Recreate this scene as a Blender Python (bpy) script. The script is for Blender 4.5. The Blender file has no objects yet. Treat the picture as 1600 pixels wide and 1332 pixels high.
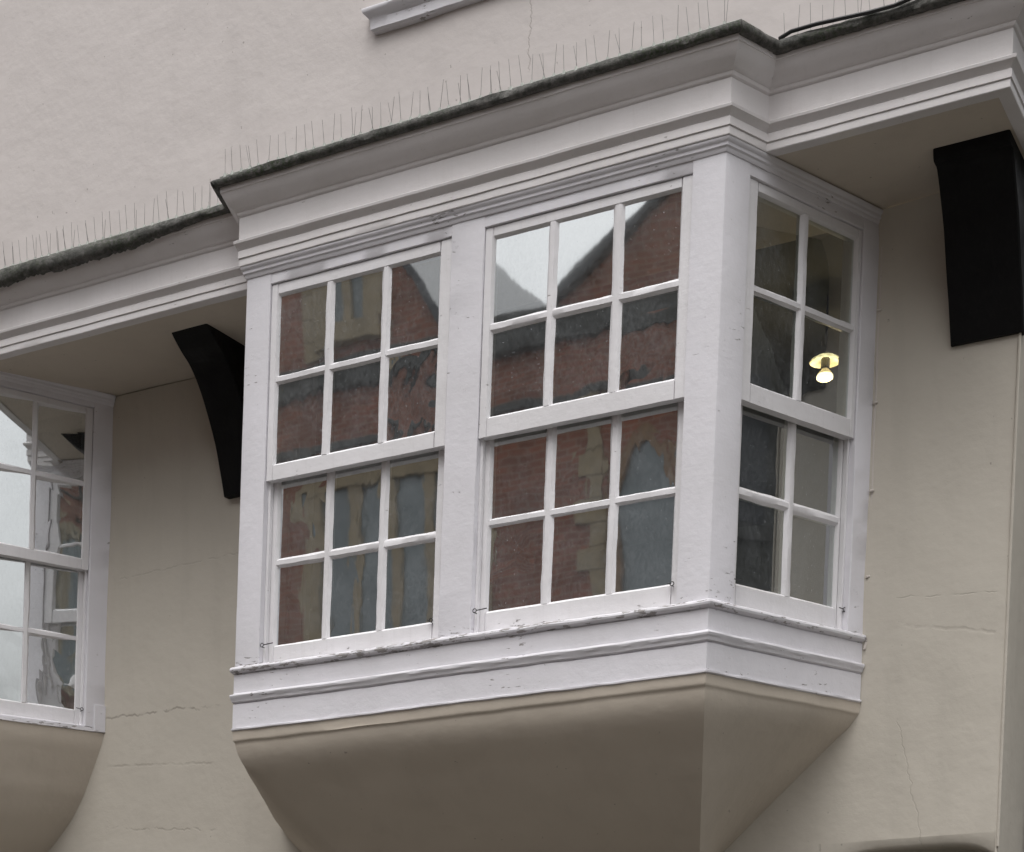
import bpy, math, random
from math import sin, cos, tan, radians, pi, sqrt
from mathutils import Vector, noise
random.seed(7)
SC = bpy.context.scene
COL = SC.collection

# ------------------------------------------------------------------ camera
CAMX, CAMY, CAMZ = 2.4744, -6.4, 1.6
YAW, ROLL = radians(27.6), 0.0165
cd = bpy.data.cameras.new('camera')
cam = bpy.data.objects.new('camera', cd); COL.objects.link(cam)
cd.sensor_fit = 'HORIZONTAL'; cd.sensor_width = 36.0
cd.lens = 2774.0 / 1600.0 * 36.0
cd.shift_x = 0.0; cd.shift_y = (1659.7 - 666.0) / 1600.0     # rising front: the verticals stay parallel
cd.clip_start = 0.05; cd.clip_end = 1500
cam.location = (CAMX, CAMY, CAMZ)
cam.rotation_mode = 'XYZ'
from mathutils import Matrix
_F = Vector((-sin(YAW), cos(YAW), 0)); _R = Vector((cos(YAW), sin(YAW), 0)); _U = Vector((0, 0, 1))
_r = cos(ROLL) * _R + -sin(ROLL) * _U; _u = sin(ROLL) * _R + cos(ROLL) * _U
cam.matrix_world = Matrix((( _r.x, _u.x, -_F.x, CAMX), (_r.y, _u.y, -_F.y, CAMY), (_r.z, _u.z, -_F.z, CAMZ), (0, 0, 0, 1)))
SC.camera = cam

# ------------------------------------------------------------------ sky, sun, exposure
SUN_EL, SUN_AZ = radians(66), radians(165)      # azimuth clockwise from +Y
w = bpy.data.worlds.new('World'); SC.world = w; w.use_nodes = True
nt = w.node_tree; nt.nodes.clear()
sky = nt.nodes.new('ShaderNodeTexSky'); sky.sky_type = 'NISHITA'; sky.sun_disc = False
sky.sun_elevation = SUN_EL; sky.sun_rotation = SUN_AZ
sky.altitude = 0; sky.air_density = 1.0; sky.dust_density = 6.0; sky.ozone_density = 1.0
hs = nt.nodes.new('ShaderNodeHueSaturation'); hs.inputs['Saturation'].default_value = 0.10
bg = nt.nodes.new('ShaderNodeBackground'); bg.inputs['Strength'].default_value = 0.15
out = nt.nodes.new('ShaderNodeOutputWorld')
nt.links.new(sky.outputs[0], hs.inputs['Color']); nt.links.new(hs.outputs[0], bg.inputs['Color']); nt.links.new(bg.outputs[0], out.inputs[0])
sd = bpy.data.lights.new('sun', 'SUN'); sd.energy = 0.6; sd.angle = radians(50); sd.color = (1.0, 0.975, 0.95)
sun = bpy.data.objects.new('sun', sd); COL.objects.link(sun)
sdir = Vector((sin(SUN_AZ) * cos(SUN_EL), cos(SUN_AZ) * cos(SUN_EL), sin(SUN_EL)))
sun.rotation_euler = (-sdir).to_track_quat('-Z', 'Y').to_euler()
sun.location = (6, -10, 20)
SC.view_settings.view_transform = 'Standard'; SC.view_settings.look = 'None'
SC.view_settings.gamma = 1.0; SC.view_settings.use_curve_mapping = False
SC.view_settings.exposure = 0.30
SC.render.engine = 'CYCLES'
SC.cycles.max_bounces = 10; SC.cycles.transparent_max_bounces = 16

# ------------------------------------------------------------------ helpers
KX, Z0 = 0.06, 3.15
def rack(p):                                     # the old timber house leans a little: its uprights are racked along the street
    return (p[0] + KX * (p[2] - Z0), p[1], p[2])
PHI = radians(21.4); SP, CP = sin(PHI), cos(PHI)
TM = tan(radians(34.3))

SAG = [0.0]        # the left bay has settled: its outer end stands a little higher than its root
class MB:
    def __init__(s): s.v = []; s.f = []; s.smooth = []
    def add(s, verts, faces):
        n = len(s.v); s.v += [tuple(v) for v in verts]; s.f += [tuple(i + n for i in f) for f in faces]
    def loft(s, rings, closed=True, caps=True):
        m = len(rings[0]); V = [p for r in rings for p in r]; Fc = []
        for i in range(len(rings) - 1):
            for j in range(m if closed else m - 1):
                a = i * m + j; b = i * m + (j + 1) % m
                Fc.append((a, b, b + m, a + m))
        if caps and closed:
            Fc.append(tuple(reversed(range(m)))); Fc.append(tuple(range((len(rings) - 1) * m, len(rings) * m)))
        s.add(V, Fc)
    def box(s, x0, x1, y0, y1, z0, z1):
        s.add([(x0,y0,z0),(x1,y0,z0),(x1,y1,z0),(x0,y1,z0),(x0,y0,z1),(x1,y0,z1),(x1,y1,z1),(x0,y1,z1)],
              [(0,3,2,1),(4,5,6,7),(0,1,5,4),(1,2,6,5),(2,3,7,6),(3,0,4,7)])
    def tube(s, pts, r, n=8):
        rings = []
        P = [Vector(p) for p in pts]
        for i, p in enumerate(P):
            t = (P[min(i + 1, len(P) - 1)] - P[max(i - 1, 0)]).normalized()
            a = t.orthogonal().normalized() if i == 0 else (a - t * a.dot(t)).normalized()
            b = t.cross(a)
            rr = r[i] if isinstance(r, (list, tuple)) else r
            rings.append([tuple(p + a * cos(2*pi*k/n) * rr + b * sin(2*pi*k/n) * rr) for k in range(n)])
        s.loft(rings)
    def lathe(s, prof, c, n=20):
        rings = [[(c[0] + r * cos(2*pi*k/n), c[1] + r * sin(2*pi*k/n), c[2] + z) for k in range(n)] for r, z in prof]
        s.loft(rings, caps=True)
    def prism(s, poly, z0, z1):
        s.loft([[(x, y, z0) for x, y in poly], [(x, y, z1) for x, y in poly]])
    def build(s, name, mat, parent=None, base=None, racked=True, sharp=35, jitter=0, label=None):
        b = Vector(base) if base is not None else (Vector(parent['_b']) if parent is not None else Vector((0, 0, 0)))
        if SAG[0]: s.v = [(p[0], p[1], p[2] + SAG[0] * (0.88 - p[1])) for p in s.v]
        V = [Vector(rack(p) if racked else p) - b for p in s.v]
        me = bpy.data.meshes.new(name); me.from_pydata([tuple(v) for v in V], [], s.f); me.update()
        import bmesh
        bm = bmesh.new(); bm.from_mesh(me); bmesh.ops.recalc_face_normals(bm, faces=bm.faces); bm.to_mesh(me); bm.free()
        me.materials.append(mat)
        if sharp:
            for p in me.polygons: p.use_smooth = True
            me.set_sharp_from_angle(angle=radians(sharp))
        o = bpy.data.objects.new(name, me); COL.objects.link(o)
        if parent is not None:
            o.parent = parent; o['_b'] = tuple(b)
            if base is None: pass
        else:
            o.location = b; o['_b'] = tuple(b)
        if label: o['label'] = label
        return o

def thing(name, label, cat, base, racked=True, group=None):
    o = bpy.data.objects.new(name, None); COL.objects.link(o)
    b = rack(base) if racked else base
    o.location = b; o['_b'] = tuple(b); o['label'] = label; o['category'] = cat; o.empty_display_size = 0.1
    if group: o['group'] = group
    return o

def n1(t, seed, sc=1.0):
    return noise.noise(Vector((t * sc, seed * 7.31, seed * 1.7)))

def resample(path, step):
    out = []
    for (a, b) in zip(path[:-1], path[1:]):
        L = math.dist(a, b); k = max(1, int(round(L / step)))
        for i in range(k):
            t = i / k; out.append((a[0] + (b[0]-a[0])*t, a[1] + (b[1]-a[1])*t, 1.0 if i == 0 else 0.0))
    out.append((path[-1][0], path[-1][1], 1.0))
    return out

def mitred(path, step):
    """stations (x, y, offset vector per unit of p) along a plan polyline, outward = right-hand side of travel"""
    dirs = []
    for a, b in zip(path[:-1], path[1:]):
        L = math.dist(a, b); dirs.append(((b[0]-a[0])/L, (b[1]-a[1])/L))
    st = []
    acc = 0
    for i, (a, b) in enumerate(zip(path[:-1], path[1:])):
        L = math.dist(a, b); k = max(1, int(round(L / step))); nrm = (dirs[i][1], -dirs[i][0])
        for q in range(k):
            t = q / k
            if q == 0 and i > 0:
                n0 = (dirs[i-1][1], -dirs[i-1][0]); d = 1 + n0[0]*nrm[0] + n0[1]*nrm[1]
                o = ((n0[0]+nrm[0])/d, (n0[1]+nrm[1])/d)
            else: o = nrm
            st.append((a[0]+(b[0]-a[0])*t, a[1]+(b[1]-a[1])*t, o[0], o[1], acc + L*t))
        acc += L
    nrm = (dirs[-1][1], -dirs[-1][0]); st.append((path[-1][0], path[-1][1], nrm[0], nrm[1], acc))
    return st

def sweep(mb, path, prof, step=0.07, jit=0.0012, seed=1, close=False, fn=None):
    rings = []
    for (x, y, ox, oy, s) in mitred(path, step):
        ring = []
        for k, (p, z) in enumerate(prof):
            if fn: p, z = fn(k, p, z, s)
            jp = jit * (0.8 * n1(s, seed + 3, 5.0) + 0.45 * n1(s, seed + k * 0.37, 16.0)); jz = jit * (0.8 * n1(s, seed + 50, 7.0) + 0.3 * n1(s, seed + k * 0.91 + 60, 18.0)) + jit * 1.5 * n1(s, seed + 9, 1.5)
            ring.append((x + ox * (p + jp), y + oy * (p + jp), z + jz))
        rings.append(ring)
    mb.loft(rings, closed=close, caps=close)

class Plane:
    """a face of a bay: s along it, d inwards, z up"""
    def __init__(s, ox, oy, e, n): s.o = (ox, oy); s.e = e; s.n = n
    def __call__(s, a, d, z): return (s.o[0] + s.e[0]*a + s.n[0]*d, s.o[1] + s.e[1]*a + s.n[1]*d, z)

def bar(mb, PL, axis, lo, hi, sec, jit=0.0010, step=0.05, seed=None):
    """sec: cross-section polygon [(u, d)], u is z for axis 's' and s for axis 'z'"""
    seed = seed if seed is not None else random.random() * 100
    k = max(2, int((hi - lo) / step)); rings = []
    for i in range(k + 1):
        t = lo + (hi - lo) * i / k; ring = []
        for j, (u, d) in enumerate(sec):
            uu = u + jit * n1(t, seed + j * 0.53, 14) + jit * 0.9 * n1(t, seed, 3); dd = d + jit * 0.7 * n1(t, seed + j * 0.77 + 20, 11)
            ring.append(PL(t, dd, uu) if axis == 's' else PL(uu, dd, t))
        rings.append(ring)
    mb.loft(rings)

def rsec(u0, u1, d0, d1, c=0.003):
    return [(u0 + c, d0), (u1 - c, d0), (u1, d0 + c), (u1, d1), (u0, d1), (u0, d0 + c)]

# ------------------------------------------------------------------ materials
def newmat(name):
    m = bpy.data.materials.new(name); m.use_nodes = True
    nt = m.node_tree; b = nt.nodes['Principled BSDF']
    return m, nt, b
def N(nt, t, **kw):
    n = nt.nodes.new(t)
    for k, v in kw.items():
        if k.startswith('i_'): n.inputs[k[2:].replace('_', ' ')].default_value = v
        elif k.startswith('n_'): n.inputs[int(k[2:])].default_value = v
        else: setattr(n, k, v)
    return n
def math_(nt, op, a, b=None, c=None, clamp=False):
    n = nt.nodes.new('ShaderNodeMath'); n.operation = op; n.use_clamp = clamp
    for i, x in enumerate((a, b, c)):
        if x is None: continue
        if isinstance(x, (int, float)): n.inputs[i].default_value = x
        else: nt.links.new(x, n.inputs[i])
    return n.outputs[0]
def ramp(nt, x, lo, hi, a=0.0, b=1.0):
    n = nt.nodes.new('ShaderNodeMapRange'); n.inputs[1].default_value = lo; n.inputs[2].default_value = hi
    n.inputs[3].default_value = a; n.inputs[4].default_value = b; n.clamp = True
    nt.links.new(x, n.inputs[0]); return n.outputs[0]
def noise_(nt, vec, scale, detail=4, rough=0.55, mapscale=None):
    if mapscale:
        mp = nt.nodes.new('ShaderNodeMapping'); mp.inputs['Scale'].default_value = mapscale; nt.links.new(vec, mp.inputs[0]); vec = mp.outputs[0]
    n = nt.nodes.new('ShaderNodeTexNoise'); n.inputs['Scale'].default_value = scale; n.inputs['Detail'].default_value = detail; n.inputs['Roughness'].default_value = rough
    nt.links.new(vec, n.inputs['Vector']); return n.outputs[0]
def mixc(nt, fac, a, b):
    n = nt.nodes.new('ShaderNodeMix'); n.data_type = 'RGBA'
    if isinstance(fac, (int, float)): n.inputs[0].default_value = fac
    else: nt.links.new(fac, n.inputs[0])
    for i, x in ((6, a), (7, b)):
        if isinstance(x, tuple): n.inputs[i].default_value = (*x, 1)
        else: nt.links.new(x, n.inputs[i])
    return n.outputs[2]
def bump(nt, b, h, strength=0.3, dist=0.01, prev=None):
    n = nt.nodes.new('ShaderNodeBump'); n.inputs['Strength'].default_value = strength; n.inputs['Distance'].default_value = dist
    nt.links.new(h, n.inputs['Height'])
    if prev is not None: nt.links.new(prev, n.inputs['Normal'])
    if b is not None: nt.links.new(n.outputs[0], b.inputs['Normal'])
    return n.outputs[0]
def pos(nt): return nt.nodes.new('ShaderNodeNewGeometry').outputs['Position']

def stucco(name, col, col2, cracks=(), vcracks=()):
    m, nt, b = newmat(name); P = pos(nt)
    big = noise_(nt, P, 1.3, 5, 0.6); mid = noise_(nt, P, 9, 5, 0.6); fine = noise_(nt, P, 95, 4, 0.6)
    streak = noise_(nt, P, 1.0, 4, 0.6, (7, 7, 0.9))
    c = mixc(nt, ramp(nt, big, 0.3, 0.7), col, col2)
    c = mixc(nt, ramp(nt, streak, 0.52, 0.8, 0, 0.22), c, tuple(x * 0.72 for x in col2))
    c = mixc(nt, ramp(nt, mid, 0.55, 0.8, 0, 0.16), c, tuple(x * 0.8 for x in col))
    spots = noise_(nt, P, 42, 2, 0.5); c = mixc(nt, ramp(nt, spots, 0.735, 0.78, 0, 0.5), c, (0.16, 0.14, 0.12))
    sep = nt.nodes.new('ShaderNodeSeparateXYZ'); nt.links.new(P, sep.inputs[0])
    h = None
    for (x0, z0, x1, z1, wd, amp, dark, seed) in cracks:            # wandering cracks in the render
        wob = noise_(nt, P, 1.0, 4, 0.65, (6 + seed, 0.01, 0.01))
        tt = ramp(nt, sep.outputs[0], x0, x1, z0, z1)
        zz = math_(nt, 'ADD', tt, math_(nt, 'MULTIPLY', math_(nt, 'SUBTRACT', wob, 0.5), amp))
        d = math_(nt, 'ABSOLUTE', math_(nt, 'SUBTRACT', sep.outputs[2], zz))
        vary = noise_(nt, P, 14 + seed, 2)
        k = math_(nt, 'MULTIPLY', ramp(nt, d, wd * 0.3, wd, 1, 0), ramp(nt, vary, 0.38, 0.56))
        k = math_(nt, 'MULTIPLY', k, math_(nt, 'MULTIPLY', ramp(nt, sep.outputs[0], x0 - 0.005, x0 + 0.02), ramp(nt, sep.outputs[0], x1 - 0.03, x1, 1, 0)))
        c = mixc(nt, math_(nt, 'MULTIPLY', k, dark), c, (0.17, 0.14, 0.12)); h = k if h is None else math_(nt, 'MAXIMUM', h, k)
    for (x0, z0, x1, z1, wd, amp, dark, seed) in vcracks:           # the same, running up the wall
        wob = noise_(nt, P, 1.0, 4, 0.65, (0.01, 0.01, 6 + seed))
        tt = ramp(nt, sep.outputs[2], z0, z1, x0, x1)
        xx = math_(nt, 'ADD', tt, math_(nt, 'MULTIPLY', math_(nt, 'SUBTRACT', wob, 0.5), amp))
        d = math_(nt, 'ABSOLUTE', math_(nt, 'SUBTRACT', sep.outputs[0], xx))
        k = math_(nt, 'MULTIPLY', ramp(nt, d, wd * 0.3, wd, 1, 0), math_(nt, 'MULTIPLY', ramp(nt, sep.outputs[2], z0 - 0.005, z0 + 0.02), ramp(nt, sep.outputs[2], z1 - 0.03, z1, 1, 0)))
        c = mixc(nt, math_(nt, 'MULTIPLY', k, dark), c, (0.17, 0.14, 0.12)); h = k if h is None else math_(nt, 'MAXIMUM', h, k)
    nt.links.new(c, b.inputs['Base Color']); b.inputs['Roughness'].default_value = 0.75; b.inputs['Specular IOR Level'].default_value = 0.25
    trow = noise_(nt, P, 1.0, 4, 0.6, (5, 5, 16))
    n = bump(nt, None, big, 0.3, 0.05); n = bump(nt, None, trow, 0.10, 0.008, n); n = bump(nt, None, mid, 0.20, 0.010, n)
    if h is not None: n = bump(nt, None, math_(nt, 'MULTIPLY', h, -1), 0.3, 0.003, n)
    bump(nt, b, fine, 0.2, 0.0022, n)
    return m

def paint(name, col, chips=0.5, grime=0.2, wood=True):
    m, nt, b = newmat(name); P = pos(nt)
    big = noise_(nt, P, 2.2, 4, 0.6); grain = noise_(nt, P, 1.0, 4, 0.65, (10, 10, 130)); vert = noise_(nt, P, 1.0, 3, 0.6, (45, 45, 3.5))
    lump = noise_(nt, P, 30, 4, 0.6); chip = noise_(nt, P, 1.0, 5, 0.62, (22, 22, 95)); patch = noise_(nt, P, 3.1, 3, 0.5)
    c = mixc(nt, ramp(nt, big, 0.35, 0.7), col, tuple(x * y for x, y in zip(col, (0.9, 0.9, 0.89))))
    c = mixc(nt, ramp(nt, vert, 0.55, 0.80, 0, grime), c, tuple(x * y for x, y in zip(col, (0.68, 0.66, 0.64))))
    sep = nt.nodes.new('ShaderNodeSeparateXYZ'); nt.links.new(P, sep.inputs[0])
    low = math_(nt, 'MULTIPLY', ramp(nt, sep.outputs[2], 3.315, 3.335), ramp(nt, sep.outputs[2], 3.368, 3.43, 1, 0))  # the sill timbers weather most
    thr = math_(nt, 'ADD', math_(nt, 'MULTIPLY', ramp(nt, patch, 0.42, 0.68), 0.08), math_(nt, 'MULTIPLY', low, 0.085))
    k = ramp(nt, math_(nt, 'ADD', chip, math_(nt, 'MULTIPLY', thr, chips * 2)), 0.745, 0.765)
    c = mixc(nt, math_(nt, 'MULTIPLY', k, 0.8), c, (0.26, 0.235, 0.22))
    nt.links.new(c, b.inputs['Base Color'])
    nt.links.new(ramp(nt, lump, 0.3, 0.7, 0.42, 0.62), b.inputs['Roughness']); b.inputs['Specular IOR Level'].default_value = 0.35
    n = bump(nt, None, lump, 0.36, 0.0045)
    if wood: n = bump(nt, None, grain, 0.20, 0.0015, n)
    bump(nt, b, math_(nt, 'MULTIPLY', k, -1), 0.8, 0.003, n)
    return m

CREAM = (0.60, 0.535, 0.505); CREAM2 = (0.565, 0.505, 0.475)
M = {}
M['wall_low'] = stucco('cream_render', (0.565, 0.525, 0.458), (0.525, 0.488, 0.425),
    cracks=[(-3.72, 3.44, -2.95, 3.425, 0.008, 0.09, 0.45, 1), (-3.70, 3.185, -3.0, 3.14, 0.009, 0.05, 0.18, 2), (-3.72, 2.86, -3.0, 2.80, 0.007, 0.10, 0.26, 3),
            (-3.6, 4.15, -2.8, 4.18, 0.006, 0.06, 0.12, 6), (0.50, 3.50, 0.93, 3.465, 0.004, 0.04, 0.22, 4), (0.52, 3.385, 0.93, 3.30, 0.010, 0.05, 0.10, 5)],
    vcracks=[(0.60, 2.45, 0.50, 3.0, 0.0035, 0.10, 0.18, 1)])
M['wall_up'] = stucco('pinkish_cream_render', (0.628, 0.584, 0.566), (0.613, 0.57, 0.552),
    vcracks=[(-0.83, 5.72, -0.80, 6.3, 0.004, 0.10, 0.35, 2)])
M['cove'] = stucco('cream_cove_render', (0.60, 0.535, 0.455), (0.55, 0.49, 0.415))
M['white'] = paint('white_gloss_paint', (0.76, 0.745, 0.785), 0.8, 0.07)
M['cornice'] = paint('cornice_paint', (0.75, 0.722, 0.725), 0.55, 0.16)
M['sash'] = paint('sash_paint', (0.78, 0.765, 0.785), 0.5, 0.22)

def simple(name, col, rough=0.6, var=0.3, scale=12, bstr=0.2, bd=0.004, metal=0, spec=0.5, col2=None):
    m, nt, b = newmat(name); P = pos(nt)
    n = noise_(nt, P, scale, 5, 0.6)
    c = mixc(nt, ramp(nt, n, 0.3, 0.7), col, col2 or tuple(x * (1 - var) for x in col))
    nt.links.new(c, b.inputs['Base Color']); b.inputs['Roughness'].default_value = rough; b.inputs['Metallic'].default_value = metal; b.inputs['Specular IOR Level'].default_value = spec
    bump(nt, b, noise_(nt, P, scale * 3, 4, 0.6), bstr, bd); return m
def leadmat():
    m, nt, b = newmat('weathered_lead'); P = pos(nt)
    a = noise_(nt, P, 24, 6, 0.75); d = noise_(nt, P, 70, 4, 0.6); e = noise_(nt, P, 3, 3, 0.5)
    c = mixc(nt, ramp(nt, a, 0.35, 0.65), (0.030, 0.031, 0.027), (0.15, 0.145, 0.135))
    c = mixc(nt, math_(nt, 'MULTIPLY', ramp(nt, e, 0.42, 0.6), ramp(nt, d, 0.45, 0.6)), c, (0.042, 0.055, 0.030))
    nt.links.new(c, b.inputs['Base Color']); b.inputs['Roughness'].default_value = 0.7; b.inputs['Specular IOR Level'].default_value = 0.35
    bump(nt, b, d, 0.7, 0.006, bump(nt, None, a, 0.6, 0.012)); return m
M['lead'] = leadmat()
def blackmat():
    m, nt, b = newmat('black_timber_paint'); P = pos(nt)
    gr = noise_(nt, P, 1.0, 5, 0.7, (70, 70, 5)); pt = noise_(nt, P, 6, 4, 0.6)
    nt.links.new(mixc(nt, ramp(nt, gr, 0.5, 0.75), (0.005, 0.005, 0.0055), (0.009, 0.0085, 0.0085)), b.inputs['Base Color'])
    nt.links.new(ramp(nt, pt, 0.3, 0.7, 0.5, 0.8), b.inputs['Roughness']); b.inputs['Specular IOR Level'].default_value = 0.2
    bump(nt, b, gr, 0.5, 0.004); return m
M['black'] = blackmat()
M['steel'] = simple('spike_wire', (0.22, 0.215, 0.21), 0.5, 0.2, 30, 0, 0.001, 0.3)
M['clear_plastic'] = simple('grey_plastic', (0.46, 0.48, 0.44), 0.5, 0.3, 30, 0.1)
M['cable'] = simple('black_cable', (0.012, 0.012, 0.013), 0.45, 0.2, 30, 0.05)
M['wire'] = paint('painted_wire', (0.62, 0.57, 0.53), 0.9, 0.3)
M['iron'] = simple('dark_iron', (0.05, 0.048, 0.05), 0.5, 0.4, 60, 0.2, 0.001, 0.5)
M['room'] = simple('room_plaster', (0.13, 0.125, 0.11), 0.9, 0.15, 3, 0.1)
M['dark'] = simple('dark_doorway', (0.02, 0.018, 0.016), 0.7, 0.3, 8, 0.1)

def glass(name, refl=0.76, ior=1.5, wave=0.0013, tint=(0.80, 0.83, 0.80)):
    m, nt, b = newmat(name); nt.nodes.remove(b)
    P = pos(nt); o = nt.nodes['Material Output']
    oi = nt.nodes.new('ShaderNodeObjectInfo')
    mp = nt.nodes.new('ShaderNodeVectorMath'); mp.operation = 'ADD'; nt.links.new(P, mp.inputs[0])
    sc = nt.nodes.new('ShaderNodeVectorMath'); sc.operation = 'SCALE'; sc.inputs[0].default_value = (37, 11, 23); nt.links.new(oi.outputs['Random'], sc.inputs['Scale']); nt.links.new(sc.outputs[0], mp.inputs[1])
    V = mp.outputs[0]
    low = noise_(nt, V, 3.0, 1, 0.4); mid = noise_(nt, V, 1.0, 2, 0.5, (11, 11, 5)); seeds = noise_(nt, V, 160, 1, 0.4)
    amt = math_(nt, 'ADD', math_(nt, 'MULTIPLY', math_(nt, 'POWER', oi.outputs['Random'], 4.0), math_(nt, 'MULTIPLY', ramp(nt, noise_(nt, V, 4.0, 1), 0.45, 0.6), 1.6)), 0.04)
    h = math_(nt, 'ADD', math_(nt, 'MULTIPLY', low, 0.55), math_(nt, 'MULTIPLY', math_(nt, 'MULTIPLY', mid, amt), 0.75))
    bn = bump(nt, None, h, 1.0, wave)
    gl = nt.nodes.new('ShaderNodeBsdfGlossy'); gl.inputs['Roughness'].default_value = 0.022; gl.inputs['Color'].default_value = (0.97, 1.0, 1.0, 1)
    nt.links.new(bn, gl.inputs['Normal'])
    tr = nt.nodes.new('ShaderNodeBsdfTransparent'); tr.inputs['Color'].default_value = (*tint, 1)
    geo = nt.nodes.new('ShaderNodeNewGeometry'); dt = nt.nodes.new('ShaderNodeVectorMath'); dt.operation = 'DOT_PRODUCT'
    nt.links.new(geo.outputs['Incoming'], dt.inputs[0]); nt.links.new(geo.outputs['Normal'], dt.inputs[1])
    sch = math_(nt, 'POWER', math_(nt, 'SUBTRACT', 1.0, math_(nt, 'ABSOLUTE', dt.outputs['Value'])), 4.0)
    fac = math_(nt, 'ADD', math_(nt, 'MULTIPLY', sch, 1 - refl), refl, clamp=True)
    mx = nt.nodes.new('ShaderNodeMixShader'); nt.links.new(fac, mx.inputs[0]); nt.links.new(tr.outputs[0], mx.inputs[1]); nt.links.new(gl.outputs[0], mx.inputs[2])
    df = nt.nodes.new('ShaderNodeBsdfDiffuse'); df.inputs['Color'].default_value = (0.52, 0.55, 0.58, 1)     # film of dust and paint specks
    dust = math_(nt, 'ADD', math_(nt, 'MULTIPLY', ramp(nt, noise_(nt, V, 5, 4, 0.6), 0.3, 0.75, 0.035, 0.13), ramp(nt, noise_(nt, V, 1.0, 4, 0.75, (75, 75, 42)), 0.3, 0.7, 0.45, 1.6)), ramp(nt, seeds, 0.74, 0.80, 0, 0.45))
    mx2 = nt.nodes.new('ShaderNodeMixShader'); nt.links.new(dust, mx2.inputs[0]); nt.links.new(mx.outputs[0], mx2.inputs[1]); nt.links.new(df.outputs[0], mx2.inputs[2])
    nt.links.new(mx2.outputs[0], o.inputs[0]); return m
M['glass'] = glass('old_crown_glass')
M['glass_brightened'] = glass('old_crown_glass_brightened', refl=0.90)  # same glass, reflectance raised so the mirrored sky looks brighter
M['glass_dimmed'] = glass('old_crown_glass_dimmed', refl=0.36, tint=(0.74, 0.79, 0.74))  # same glass, shade of the mirrored wall put into tint and lower reflectance

def brickmat():
    m, nt, b = newmat('red_brick'); P = pos(nt)
    mp = nt.nodes.new('ShaderNodeMapping'); mp.inputs['Rotation'].default_value = (radians(90), 0, 0); nt.links.new(P, mp.inputs[0])
    sep = nt.nodes.new('ShaderNodeSeparateXYZ'); nt.links.new(P, sep.inputs[0])
    cmb = nt.nodes.new('ShaderNodeCombineXYZ'); nt.links.new(sep.outputs[0], cmb.inputs[0]); nt.links.new(sep.outputs[2], cmb.inputs[1])
    br = nt.nodes.new('ShaderNodeTexBrick'); nt.links.new(cmb.outputs[0], br.inputs['Vector'])
    br.inputs['Color1'].default_value = (0.36, 0.135, 0.085, 1); br.inputs['Color2'].default_value = (0.25, 0.10, 0.07, 1); br.inputs['Mortar'].default_value = (0.36, 0.27, 0.21, 1)
    br.inputs['Scale'].default_value = 1.0; br.inputs['Brick Width'].default_value = 0.225; br.inputs['Row Height'].default_value = 0.085; br.inputs['Mortar Size'].default_value = 0.008; br.inputs['Bias'].default_value = 0.1
    c = mixc(nt, ramp(nt, noise_(nt, P, 1.2, 5), 0.4, 0.75, 0, 0.4), br.outputs['Color'], (0.09, 0.055, 0.045))
    nt.links.new(c, b.inputs['Base Color']); b.inputs['Roughness'].default_value = 0.9
    bump(nt, b, br.outputs['Fac'], -0.5, 0.01); return m
M['brick'] = brickmat()
M['stone'] = simple('buff_stone', (0.42, 0.34, 0.23), 0.85, 0.3, 4, 0.4, 0.01)
M['grime_stone'] = simple('sooty_stone', (0.10, 0.10, 0.095), 0.85, 0.4, 5, 0.4, 0.01)
M['slate'] = simple('roof_slate', (0.07, 0.075, 0.085), 0.6, 0.3, 9, 0.4, 0.01)
M['far_glass'] = simple('far_window_glass', (0.25, 0.285, 0.30), 0.12, 0.25, 2, 0.05)
M['ground'] = simple('street_setts', (0.08, 0.074, 0.063), 0.85, 0.35, 3, 0.4, 0.02)

# ------------------------------------------------------------------ ground
g = MB(); g.add([(-300,-300,0),(300,-300,0),(300,300,0),(-300,300,0)], [(0,1,2,3)])
go = g.build('street', M['ground'], racked=False, sharp=0); go['kind'] = 'structure'

# ------------------------------------------------------------------ the house: walls, jetty, soffit
YW, YU = 0.88, 0.22           # ground/first floor wall plane, jettied upper wall plane
ZS = 5.105                    # soffit under the jetty
XC = 0.945                    # corner of the lower wall
house = thing('house', 'cream rendered house with jettied upper storey, moulded white cornice and projecting bay windows', 'house', (-3, 2, 0))
PHL = radians(28)
LB = -3.73 - 0.88 * tan(PHL)                   # right front corner of the left bay
bay_x0, bay_x1 = -2.58, 0.345

def frange(a, b, st):
    k = max(1, int(round(abs(b - a) / st))); return [a + (b - a) * i / k for i in range(k + 1)]
def grid_wall(mb, xs, zs, skip, yf):
    idx = {}
    def vid(i, j):
        if (i, j) not in idx:
            idx[(i, j)] = len(mb.v); mb.v.append((xs[i], yf(xs[i], zs[j]), zs[j]))
        return idx[(i, j)]
    for i in range(len(xs) - 1):
        for j in range(len(zs) - 1):
            xm, zm = (xs[i] + xs[i+1]) / 2, (zs[j] + zs[j+1]) / 2
            if skip(xm, zm): continue
            mb.f.append((vid(i, j), vid(i+1, j), vid(i+1, j+1), vid(i, j+1)))

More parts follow.
